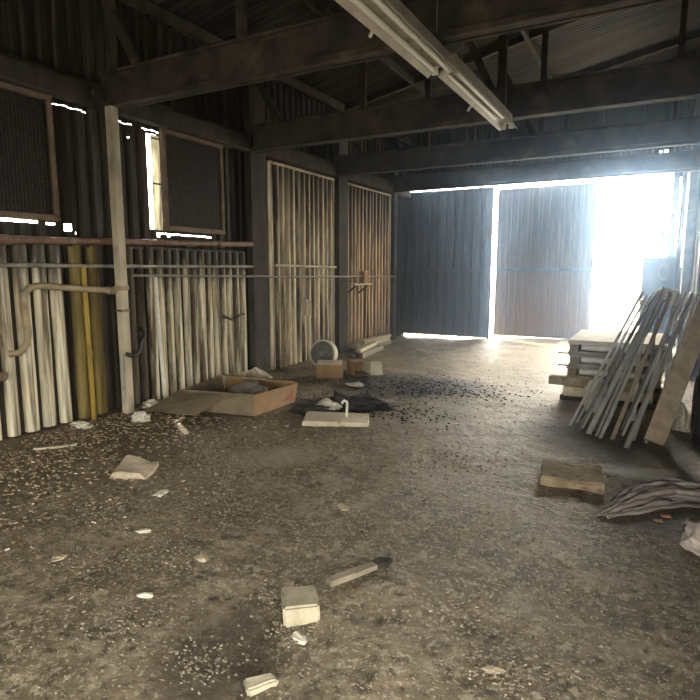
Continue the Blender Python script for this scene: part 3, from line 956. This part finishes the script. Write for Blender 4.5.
chunk('concrete_block', 'pale broken concrete block in the middle foreground with splintered stake', 'block', (-1.325, 1.965, gz(-1.32, 1.96) - .004), (.16, .17, .098), (0, 0, R(40)), M['cement'], .008)
st = thing('wooden_stake', 'thin wooden stake with black tip beside the pale concrete block', 'stake', (-1.355, 2.13, gz(-1.3, 2.2)), (0, 0, 0))
a, b = Vector((.06, .04, .035)), Vector((.20, .40, .012))
q = MB()
dv = (b - a)
for tt, wd, th in ((0, .042, .03), (.4, .05, .028), (.8, .045, .024)):
    c = a + dv * tt
    sd = Vector((dv.y, -dv.x, 0)).normalized()
    q.v += [tuple(c - sd * wd / 2), tuple(c + sd * wd / 2), tuple(c + sd * wd / 2 + Vector((0, 0, th))), tuple(c - sd * wd / 2 + Vector((0, 0, th)))]
q.f = [(4 * j + k2, 4 * j + (k2 + 1) % 4, 4 * j + 4 + (k2 + 1) % 4, 4 * j + 4 + k2) for j in range(2) for k2 in range(4)] + [(3, 2, 1, 0), (8, 9, 10, 11)]
q.build('shaft', M['old_wood'], st)
q = MB()
for tt, wd, th in ((.78, .05, .03), (.95, .06, .03), (1.1, .02, .016)):
    c = a + dv * tt
    q.v += [tuple(c - sd * wd / 2), tuple(c + sd * wd / 2), tuple(c + sd * wd / 2 + Vector((0, 0, th))), tuple(c - sd * wd / 2 + Vector((0, 0, th)))]
q.f = [(4 * j + k2, 4 * j + (k2 + 1) % 4, 4 * j + 4 + (k2 + 1) % 4, 4 * j + 4 + k2) for j in range(2) for k2 in range(4)] + [(3, 2, 1, 0), (8, 9, 10, 11)]
q.build('charred_tip', M['ash'], st)['label'] = 'black charred tip'

chunk('stone', 'flat pale stone nearest the viewer in the foreground dirt', 'stone', on(-1.20, 1.51), (.11, .055, .035), (R(6), 0, R(50)), M['cement'], .02, .008)
chunk('broken_slab', 'tilted tan broken slab lying among dry leaves', 'slab', (-3.42, 2.84, gz(-3.42, 2.84) - .012), (.28, .25, .075), (R(12), R(9), R(28)), M['slab'], .035, .008)
chunk('timber_block', 'tan timber offcut lying in front of the leaning bars', 'timber', (-.455, 4.285, gz(-.45, 4.28) - .008), (.43, .40, .075), (0, 0, R(7)), M['cut_timber'], .012)
crumple('paper_scrap', 'white crumpled paper at the foot of rusty cream post', 'paper', on(-4.62, 3.95), (.18, .15, .13), M['paper'], 21, .4)
crumple('paper_scrap', 'white torn paper at the wall foot below the mustard panel', 'paper', on(-4.98, 3.52), (.24, .13, .07), M['paper'], 22, .5)
crumple('paper_scrap', 'white litter against the wall just past rusty cream post', 'paper', on(-4.98, 4.42), (.22, .2, .09), M['paper'], 23, .5)
crumple('paper_scrap', 'white litter between upright white pipe and cardboard box', 'paper', on(-4.95, 4.85), (.24, .16, .08), M['paper'], 24, .5)
chunk('wood_sliver', 'long pale wood sliver among leaves at the wide-ribbed panel foot', 'sliver', on(-4.55, 2.95), (.05, .34, .02), (0, 0, R(-38)), M['light_wood'], .012, .004)
scr = [(-2.05, 2.1, .13, 'pale torn scrap in open dirt left of the concrete block', 31), (-2.05, 1.72, .1, 'lone pale flake between stone and leaf litter', 32), (-1.50, 2.12, .1, 'white flakes touching the concrete block', 33), (-1.23, 1.82, .1, 'white flakes in front of the concrete block', 34),
       (-.45, 2.0, .10, 'flat white flake in open dirt beyond the concrete block', 35), (-2.95, 2.65, .15, 'pale scrap just in front of tilted tan slab', 36), (-1.7, 3.05, .14, 'thin pale flake in mid floor between block and board', 37),
       (-2.6, 2.2, .13, 'pale scrap halfway between tilted slab and concrete block', 38), (-2.75, 1.75, .10, 'pale scrap at the edge of the foreground dirt', 39)]
for x, y, s_, lab, sd_ in scr:
    crumple('floor_scrap', lab, 'scrap', on(x, y), (s_ * .8, s_ * .45, s_ * .2), M['slab'] if sd_ % 2 else M['paper'], sd_, .55, rot=sd_, group='pale scraps on the dirt floor', sub=2)
tag(MB().box((0, 0, .006), (.055, .04, .012), ch=.004, jit=.004).build('orange_chip', M['slab']), 'small orange chip next to striped cloth', 'chip').location = on(.155, 3.93)
M['orange'] = pm('orange_plastic', (.6, .28, .17), (.66, .36, .24), 20, .7)[0]
bpy.data.objects['orange_chip'].data.materials[0] = M['orange']
tag(MB().box((0, 0, .005), (.05, .03, .01), ch=.003, jit=.004).build('pale_chip', M['slab']), 'small tan chip between striped cloth and orange chip', 'chip').location = on(.11, 3.82)

# cloths
def cloth_heap(name, label, path, width, height, mat, ridges, seed):
    pts = [Vector(p) for p in path]
    n_l, n_w = 60, 46
    q = MB()
    o0 = pts[0]
    for i in range(n_l + 1):
        t_ = i / n_l * (len(pts) - 1)
        k2 = min(int(t_), len(pts) - 2)
        f_ = t_ - k2
        c = pts[k2].lerp(pts[k2 + 1], f_)
        d = (pts[min(k2 + 1, len(pts) - 1)] - pts[max(k2, 0)]).normalized()
        sd2 = Vector((-d.y, d.x, 0))
        s_ = i / n_l
        wsc = width * (.25 + .75 * sstep(s_ * 2.2))
        hs = height * (.3 + .7 * sstep(s_ * 2.4))
        for j in range(n_w + 1):
            u = j / n_w * 2 - 1
            wob = noise.noise(Vector((s_ * 3, u * .7, seed)))
            hgt = hs * (1 - abs(u) ** 2.2) * (.62 + .38 * math.sin(u * ridges * math.pi + wob * 4 + s_ * 3)) + .012 * noise.noise(Vector((s_ * 9, u * 4, seed + 3)))
            p = c + sd2 * u * wsc / 2 + Vector((0, .02 * wob, 0))
            z = gz(p.x, p.y) + max(.004, hgt + .006) - (.01 if abs(u) == 1 else 0)
            q.v.append((p.x - o0.x, p.y - o0.y, z - o0.z))
    w_ = n_w + 1
    q.f = [(i * w_ + j, (i + 1) * w_ + j, (i + 1) * w_ + j + 1, i * w_ + j + 1) for i in range(n_l) for j in range(n_w)]
    o_ = q.build(name, mat, smooth=True)
    o_.location = o0
    s2 = o_.modifiers.new('thickness', 'SOLIDIFY')
    s2.thickness = .005
    return tag(o_, label, 'cloth')


cloth_heap('striped_cloth', 'greyish pink striped cloth heaped in folds on the floor', [(-.20, 3.72, 0), (-.10, 3.92, 0), (.02, 4.16, 0), (.18, 4.32, 0), (.38, 4.34, 0), (.56, 4.26, 0)], .34, .10, M['cloth'], 4.0, 2)
crumple('pink_cloth', 'pale pink crumpled cloth nearest the viewer by the side wall', 'cloth', on(.36, 3.55), (.26, .34, .2), M['pink_cloth'], 44, .3)

# ------------------------------------------------------------------ stack of pallets
def pallet(label, z, x=-.36, y=7.62, sx=1.0, sy=1.3, h=.135, top='old_wood'):
    t_ = thing('wooden_pallet', label, 'pallet', (x, y, z), group='pallets stacked by the doorway')
    for i in range(5):
        yy = -sy / 2 + .06 + i * (sy - .12) / 4
        MB().box((0, yy, h - .012), (sx, .16 if i else .12, .024), ch=.003, jit=.001).build('deck_board', M[top], t_)
    for xx in (-sx / 2 + .065, .0, sx / 2 - .065):
        MB().box((xx, 0, h / 2), (.10, sy, h - .048), ch=.004).build('stringer', M['dark_steel' if False else 'old_wood'], t_)
    for yy in (-sy / 2 + .06, 0, sy / 2 - .06):
        MB().box((0, yy, .012), (sx, .1, .022), ch=.003).build('base_board', M['old_wood'], t_)
    for xx in (-.2, .22):
        MB().tube([(xx - .16, -sy / 2 + .09, h / 2), (xx + .17, -sy / 2 + .09, h / 2)], .034, 10).build('spacer_roll', M['white'], t_, True)
    return t_


g0 = gbase(-.36, 7.6)
pallet('topmost pallet of the stack, with smooth pale boards on it', g0 + .575, top='light_wood')
pallet('middle pallet of the stack, two boards protruding beside it', g0 + .43, x=-.35)
pallet('lowest pallet of the stack, resting on brown beams', g0 + .285, x=-.37)
tb_ = thing('board_sheet', 'pale board sheet covering the pallet stack', 'board', (-.36, 7.62, g0 + .712))
MB().box((0, 0, .012), (1.0, 1.3, .022), ch=.003).build('sheet', M['light_wood'], tb_)
for x, y, z, L_, wd, th, rz, mt, lab in [
        (-.50, 7.03, .235, 1.12, .12, .10, 0, 'cut_timber', 'reddish brown beam poking out under the pallets'),
        (-.36, 8.0, .235, 1.0, .12, .10, 0, 'cut_timber', 'brown beam at the rear under the pallets'),
        (-.42, 7.06, .115, .95, .13, .11, 2, 'light_wood', 'pale beam below the reddish brown beam'),
        (-.36, 8.0, .115, 1.0, .13, .11, 0, 'old_wood', 'grey beam below the rear brown beam'),
        (-.40, 7.1, .025, 1.05, .2, .07, -2, 'black_wood', 'dark sleeper on the ground under the pale beam'),
        (-.36, 8.0, .03, 1.05, .16, .06, 0, 'black_wood', 'dark sleeper on the ground at the stack rear')]:
    o = tag(MB().box((0, 0, 0), (L_, wd, th), ch=.006, jit=.002).build('timber_beam', M[mt]), lab, 'beam')
    o.location = (x, y, z + g0)
    o.rotation_euler = (0, 0, R(rz))
for z, lab in ((.425, 'thin dark strip sticking out between lower pallets'), (.57, 'thin dark strip sticking out below the topmost pallet')):
    o = tag(MB().box((0, 0, 0), (.5, .04, .012), ch=.002).build('metal_strip', M['dark_steel']), lab, 'strip')
    o.location = (-.72, 7.02, g0 + z)
    o.hide_render = False

# ------------------------------------------------------------------ trestle and leaning bars
tr = thing('trestle', 'pale trestle holding up the leaning metal bars', 'trestle', (.22, 6.55, 0))
MB().box((0, 0, 1.225), (.72, .05, .055), ch=.004).build('top_rail', M['steel'], tr)
for sx in (-.33, .33):
    for sy in (-.22, .22):
        MB().bar((sx, sy, gz(.22 + sx, 6.55 + sy)), (sx * .97, sy * .08, 1.2), .04, .035).build('leg', M['steel'], tr)
    MB().bar((sx, -.13, .5), (sx, .13, .5), .03, .02).build('cross_tie', M['steel'], tr)

bars = [((-.67, 5.89), (-.13, 6.50, 1.29), 'rod', .014, 'steel', 'slim rod leaning furthest out towards the open doorway'),
        ((-.57, 5.70), (-.02, 6.50, 1.28), 'angle', .028, 'dark_steel', 'dull angle iron second from the doorway side of the bundle'),
        ((-.55, 5.83), (-.05, 6.51, 1.24), 'flat', .03, 'steel', 'dusty flat bar tucked behind the angle iron on the doorway side'),
        ((-.48, 5.67), (.02, 6.50, 1.30), 'channel', .036, 'alu', 'bright aluminium channel leaning among dull bars'),
        ((-.43, 5.81), (.08, 6.51, 1.27), 'flat', .042, 'dark_steel', 'wide dull flat bar behind the aluminium channel'),
        ((-.36, 5.55), (.07, 6.50, 1.31), 'angle', .03, 'steel', 'dusty angle iron in the middle of the bundle'),
        ((-.34, 6.02), (.05, 6.52, 1.26), 'rod', .016, 'steel', 'short-shadowed rod behind the middle angle iron'),
        ((-.26, 5.54), (.13, 6.50, 1.29), 'flat', .038, 'old_wood', 'grey wooden batten leaning in the middle of the bars'),
        ((-.14, 5.36), (.31, 6.50, 1.29), 'channel', .034, 'alu', 'long aluminium channel whose foot stands nearest the viewer'),
        ((-.08, 5.60), (.19, 6.51, 1.27), 'rod', .014, 'steel', 'thin rod crossing behind the long aluminium channel'),
        ((.02, 5.58), (.36, 6.50, 1.29), 'angle', .026, 'steel', 'narrow angle iron next to the broad plank'),
        ((-.02, 6.25), (.04, 6.50, 1.27), 'rod', .014, 'dark_steel', 'nearly upright dark rod deep in the bundle'),
        ((-.62, 6.02), (-.09, 6.52, 1.25), 'rod', .012, 'alu', 'thin pale rod just inside the outermost leaning rod'),
        ((-.40, 5.62), (.05, 6.5, 1.34), 'rod', .013, 'alu', 'thin pale rod rising highest of the bundle'),
        ((-.18, 5.72), (.26, 6.51, 1.30), 'angle', .024, 'steel', 'narrow dusty angle iron behind the long channel'),
        ((.10, 5.75), (.22, 6.52, 1.26), 'rod', .012, 'alu', 'steep pale rod crossing beside the broad plank'),
        ((-.20, 5.9), (.24, 6.51, 1.28), 'flat', .03, 'dark_steel', 'dark flat bar leaning behind the wooden batten')]
for (bx_, by_), top_, kind_, s_, mt, lab in bars:
    a = Vector((bx_, by_, gz(bx_, by_)))
    b = Vector(top_)
    d = (b - a)
    b = b + d.normalized() * .05
    q = MB()
    L_ = (b - a).length
    face = Vector((.35, -1, .3))
    if kind_ == 'rod':
        q.tube([(0, 0, 0), b - a], s_, 8)
    elif kind_ == 'flat':
        q.bar((0, 0, 0), b - a, s_, .012, up=face, ch=.002)
    else:
        y_ = d.normalized()
        x_ = y_.cross(face).normalized()
        z_ = x_.cross(y_)
        q.bar((0, 0, 0), b - a, s_, .006, up=face)
        q.bar(-x_ * s_ / 2 + z_ * s_ / 2, b - a - x_ * s_ / 2 + z_ * s_ / 2, .006, s_, up=face)
        if kind_ == 'channel':
            q.bar(x_ * s_ / 2 + z_ * s_ / 2, b - a + x_ * s_ / 2 + z_ * s_ / 2, .006, s_, up=face)
    o = tag(q.build('wooden_batten' if mt == 'old_wood' else 'metal_bar', M[mt], smooth=kind_ == 'rod'), lab, 'bar', 'bars leaning on the trestle')
    o.location = a

pk = thing('wooden_plank', 'broad worn grey plank leaning beside the narrow angle iron', 'plank', (.08, 5.58, gz(.08, 5.58)))
MB().bar((0, 0, .02), (.38, .86, 1.27), .17, .03, up=(.2, -1, .5), ch=.004).build('board', M['slab'], pk)

# pieces lying on the trestle and wedged among the bars
chunk('foam_block', 'pale foam block resting on the trestle among bar tops', 'block', (.12, 6.58, 1.253), (.16, .12, .11), (0, 0, R(20)), M['paper'], .03)
o = tag(MB().box((0, 0, .02), (.34, .06, .04), ch=.004).build('pale_batten', M['light_wood']), 'short pale batten lying on the trestle rail end', 'batten')
o.location = (.40, 6.585, 1.253)
crumple('plastic_bag', 'pale plastic bag on the ground between bars and pallets', 'bag', on(-.50, 6.62), (.26, .26, .42), M['paper'], 52, .35)
crumple('plastic_bag', 'white plastic bag behind the broad plank foot', 'bag', on(.30, 6.15), (.16, .18, .34), M['paper'], 53, .35)

ti = thing('tire', 'black tire standing against the side wall behind broad plank', 'tire', (.47, 5.75, gz(.47, 5.75) + .31), (0, R(90), 0))
MB().lathe([(.19, -.08), (.235, -.1), (.29, -.095), (.315, -.07), (.32, 0), (.315, .07), (.29, .095), (.235, .1), (.19, .08), (.19, -.08)], n=40).build('tread', M['tire'], ti, True)
MB().lathe([(.192, -.06), (.17, -.05), (.1, .0), (0, .01), (0, .02), (.1, .02), (.17, .0), (.192, .06)], n=32).build('wheel_disc', M['dark_steel'], ti, True)

# locker by the doorway, pole and pale pipes
lk = thing('metal_locker', 'tall blue-grey steel locker standing by the open doorway', 'locker', (.03, 11.15, gbase(0, 11.1) - .01))
MB().box((0, 0, .83), (.5, .5, 1.66), ch=.006).build('locker_body', M['locker'], lk)
ld = MB().box((-.0, -.258, .85), (.46, .018, 1.54), ch=.004).build('locker_door', M['locker'], lk)
MB().box((0, 0, 1.67), (.53, .54, .03), ch=.004).build('locker_top', M['locker'], lk)
MB().box((.17, -.272, .9), (.02, .02, .12), ch=.003).build('handle', M['steel'], ld)
o = tag(MB().tube([(0, 0, 0), (0, 0, 2.5)], .025, 8).build('metal_pole', M['dark_steel'], smooth=True), 'thin pole standing up behind the blue-grey locker', 'pole')
o.location = (.04, 11.75, gbase(.04, 11.75) - .01)
o = pipe('wall_pipe', 'pale upright pipe on the side wall above the trestle', [(.50, 9.9, .9), (.50, 9.9, 2.1)], .02, 'white')
o = pipe('wall_pipe', 'pale upright downpipe near the doorway corner', [(.40, 12.2, 1.6), (.40, 12.2, 3.3)], .03, 'white')
lp = MB()
lp.tube([(0, .03 * math.sin(a_ * .7) , 0) if False else (.07 * math.cos(a_), 0, .13 * math.sin(a_)) for a_ in [i * math.pi / 10 for i in range(21)]], .011, 8, cap=False)
o = tag(lp.build('cable_loop', M['grey_pipe'], smooth=True), 'grey cable loop hanging in front of the locker', 'cable')
o.location = (.10, 10.84, 1.52)
MB().tube([(0, 0, .13), (0, .03, .17)], .006, 6).build('hook', M['dark_steel'], o)

# ------------------------------------------------------------------ outside, through the doorway
fe = thing('yard_fence', 'pale low fence across the yard outside the doorway', 'fence', (-3, 30, -.05))
for z in (1.0, 1.95):
    MB().box((0, 0, z), (14, .06, .06)).build('fence_rail', M['far_wall'], fe)
for i in range(8):
    MB().box((-7 + 2 * i, 0, 1.0), (.08, .08, 2.0)).build('fence_post', M['far_wall'], fe)
fb = thing('warehouse', 'distant pale building beyond the yard fence', 'building', (0, 52, -.05))
MB().box((0, 0, 1.9), (7, 6, 3.8)).build('walls', M['far_wall'], fb)
q = MB()
q.add([(-3.7, -3.3, 3.8), (3.7, -3.3, 3.8), (3.7, 3.3, 3.8), (-3.7, 3.3, 3.8), (-3.7, 0, 4.9), (3.7, 0, 4.9)], [(0, 1, 5, 4), (2, 3, 4, 5), (0, 4, 3), (1, 2, 5), (3, 2, 1, 0)])
q.build('roof', M['far_wall'], fb)
for xx in (-2.4, -.8, .8):
    MB().box((xx, -3.02, 2.2), (.9, .06, 1.0)).build('window', M['far_dark'], fb)
sg = thing('notice_board', 'small pale notice board standing out in the yard', 'sign', (-1.5, 27, -.05))
MB().box((0, 0, 1.85), (.75, .06, .5), ch=.01).build('panel', M['far_wall'], sg)
MB().box((0, -.035, 1.92), (.5, .01, .09)).build('printed_band', M['far_dark'], sg)
for sx in (-.25, .25):
    MB().box((sx, .05, .8), (.05, .05, 1.7)).build('leg', M['far_wall'], sg)

# ------------------------------------------------------------------ litter nobody could count
def litter(name, label, cat, mat, n_, placer, smin, smax, flat=.35):
    q = MB()
    for _ in range(n_):
        x, y = placer()
        if not (XL + .1 < x < XR - .05) or (-4.85 < x < -3.6 and 4.4 < y < 5.5) or (-1 < x < .2 and 6.9 < y < 8.4):
            continue
        s_ = random.uniform(smin, smax)
        k3 = random.choice((3, 4, 5))
        a0 = random.uniform(0, 6.28)
        tx, ty = random.uniform(-flat, flat), random.uniform(-flat, flat)
        z = gz(x, y) + .004
        top, bot = [], []
        for i in range(k3):
            a_ = a0 + i * 6.283 / k3 + random.uniform(-.3, .3)
            r_ = s_ * random.uniform(.5, 1)
            dx, dy = r_ * math.cos(a_), r_ * math.sin(a_) * .7
            zz_ = z + abs(s_ * .3 * flat) + dx * tx + dy * ty
            top.append((x + dx, y + dy, zz_ + s_ * .12))
            bot.append((x + dx, y + dy, zz_ - .006))
        n0 = len(q.v)
        q.v += top + bot
        q.f.append(tuple(n0 + i for i in range(k3)))
        q.f += [(n0 + k3 + i, n0 + k3 + (i + 1) % k3, n0 + (i + 1) % k3, n0 + i) for i in range(k3)]
    return tag(q.build(name, mat), label, cat, kind='stuff')


def leaf_spot():
    y = random.uniform(1.0, 4.6)
    return XL + .15 + abs(random.gauss(0, .75)) + (.55 if y < 3 else 0) * random.random(), y


clus = [(-2.3, 2.05, .22), (-3.0, 2.3, .3), (-1.45, 2.05, .14), (-1.3, 1.85, .1), (-2.4, 2.75, .3), (-1.35, 2.75, .3), (-.9, 3.0, .35), (-1.7, 3.9, .35), (-1.4, 4.3, .3), (-2.9, 3.3, .3), (-2.2, 4.4, .25), (-.45, 2.0, .12), (-.7, 2.3, .25), (-.35, 2.7, .25),
        (-2.0, 1.5, .2), (-1.5, 1.5, .15), (-3.4, 4.3, .3), (-3.6, 3.7, .3), (-.2, 2.1, .2), (-2.6, 1.8, .2)]


def chip_spot():
    if random.random() < .72:
        c = random.choice(clus)
        return random.gauss(c[0], c[2] * .6), random.gauss(c[1], c[2] * .45)
    y = 1.0 + 10 * random.random() ** 1.7
    return random.uniform(-4.9, .5), y


def ash_spot():
    if random.random() < .6:
        return random.gauss(-2.8, .65), random.gauss(6.9, .35)
    return random.gauss(-3.0, .5), random.gauss(5.45, .22)


litter('dry_leaves', 'dry brown leaves and chips strewn along the ribbed wall foot', 'leaves', M['leaf'], 3200, leaf_spot, .008, .03)
litter('rubble_chips', 'pale gravel chips and flakes scattered over the dirt floor', 'gravel', M['chip'], 4500, chip_spot, .003, .012)
litter('ash_flakes', 'black ash flakes on the scorched patch of floor', 'ash', M['ash'], 1500, ash_spot, .006, .024)

# ------------------------------------------------------------------ haze volume added for the glare by the doorway
hz = bpy.data.materials.new('glare_air')
hz.use_nodes = True
nt = hz.node_tree
nt.nodes.remove(nt.nodes['Principled BSDF'])
vsn = nt.nodes.new('ShaderNodeVolumeScatter')
vsn.inputs['Color'].default_value = (.46, .68, 1.0, 1)
vsn.inputs['Density'].default_value = .025
vsn.inputs['Anisotropy'].default_value = .87
nt.links.new(vsn.outputs[0], nt.nodes['Material Output'].inputs['Volume'])
q = MB()
hx = (XL + .26, XR - .05)
q.v = [(x, y, z) for y in (4.6, YB - .12) for x, z in ((hx[0], .0), (hx[1], .0), (hx[1], roof_z(hx[1]) - .12), (hx[0], roof_z(hx[0]) - .12))]
q.f = [(0, 1, 2, 3), (7, 6, 5, 4), (0, 4, 5, 1), (1, 5, 6, 2), (2, 6, 7, 3), (3, 7, 4, 0)]
o = tag(q.build('glare_haze', hz), 'thin bluish haze added for the glare around the doorway', 'haze', kind='stuff')
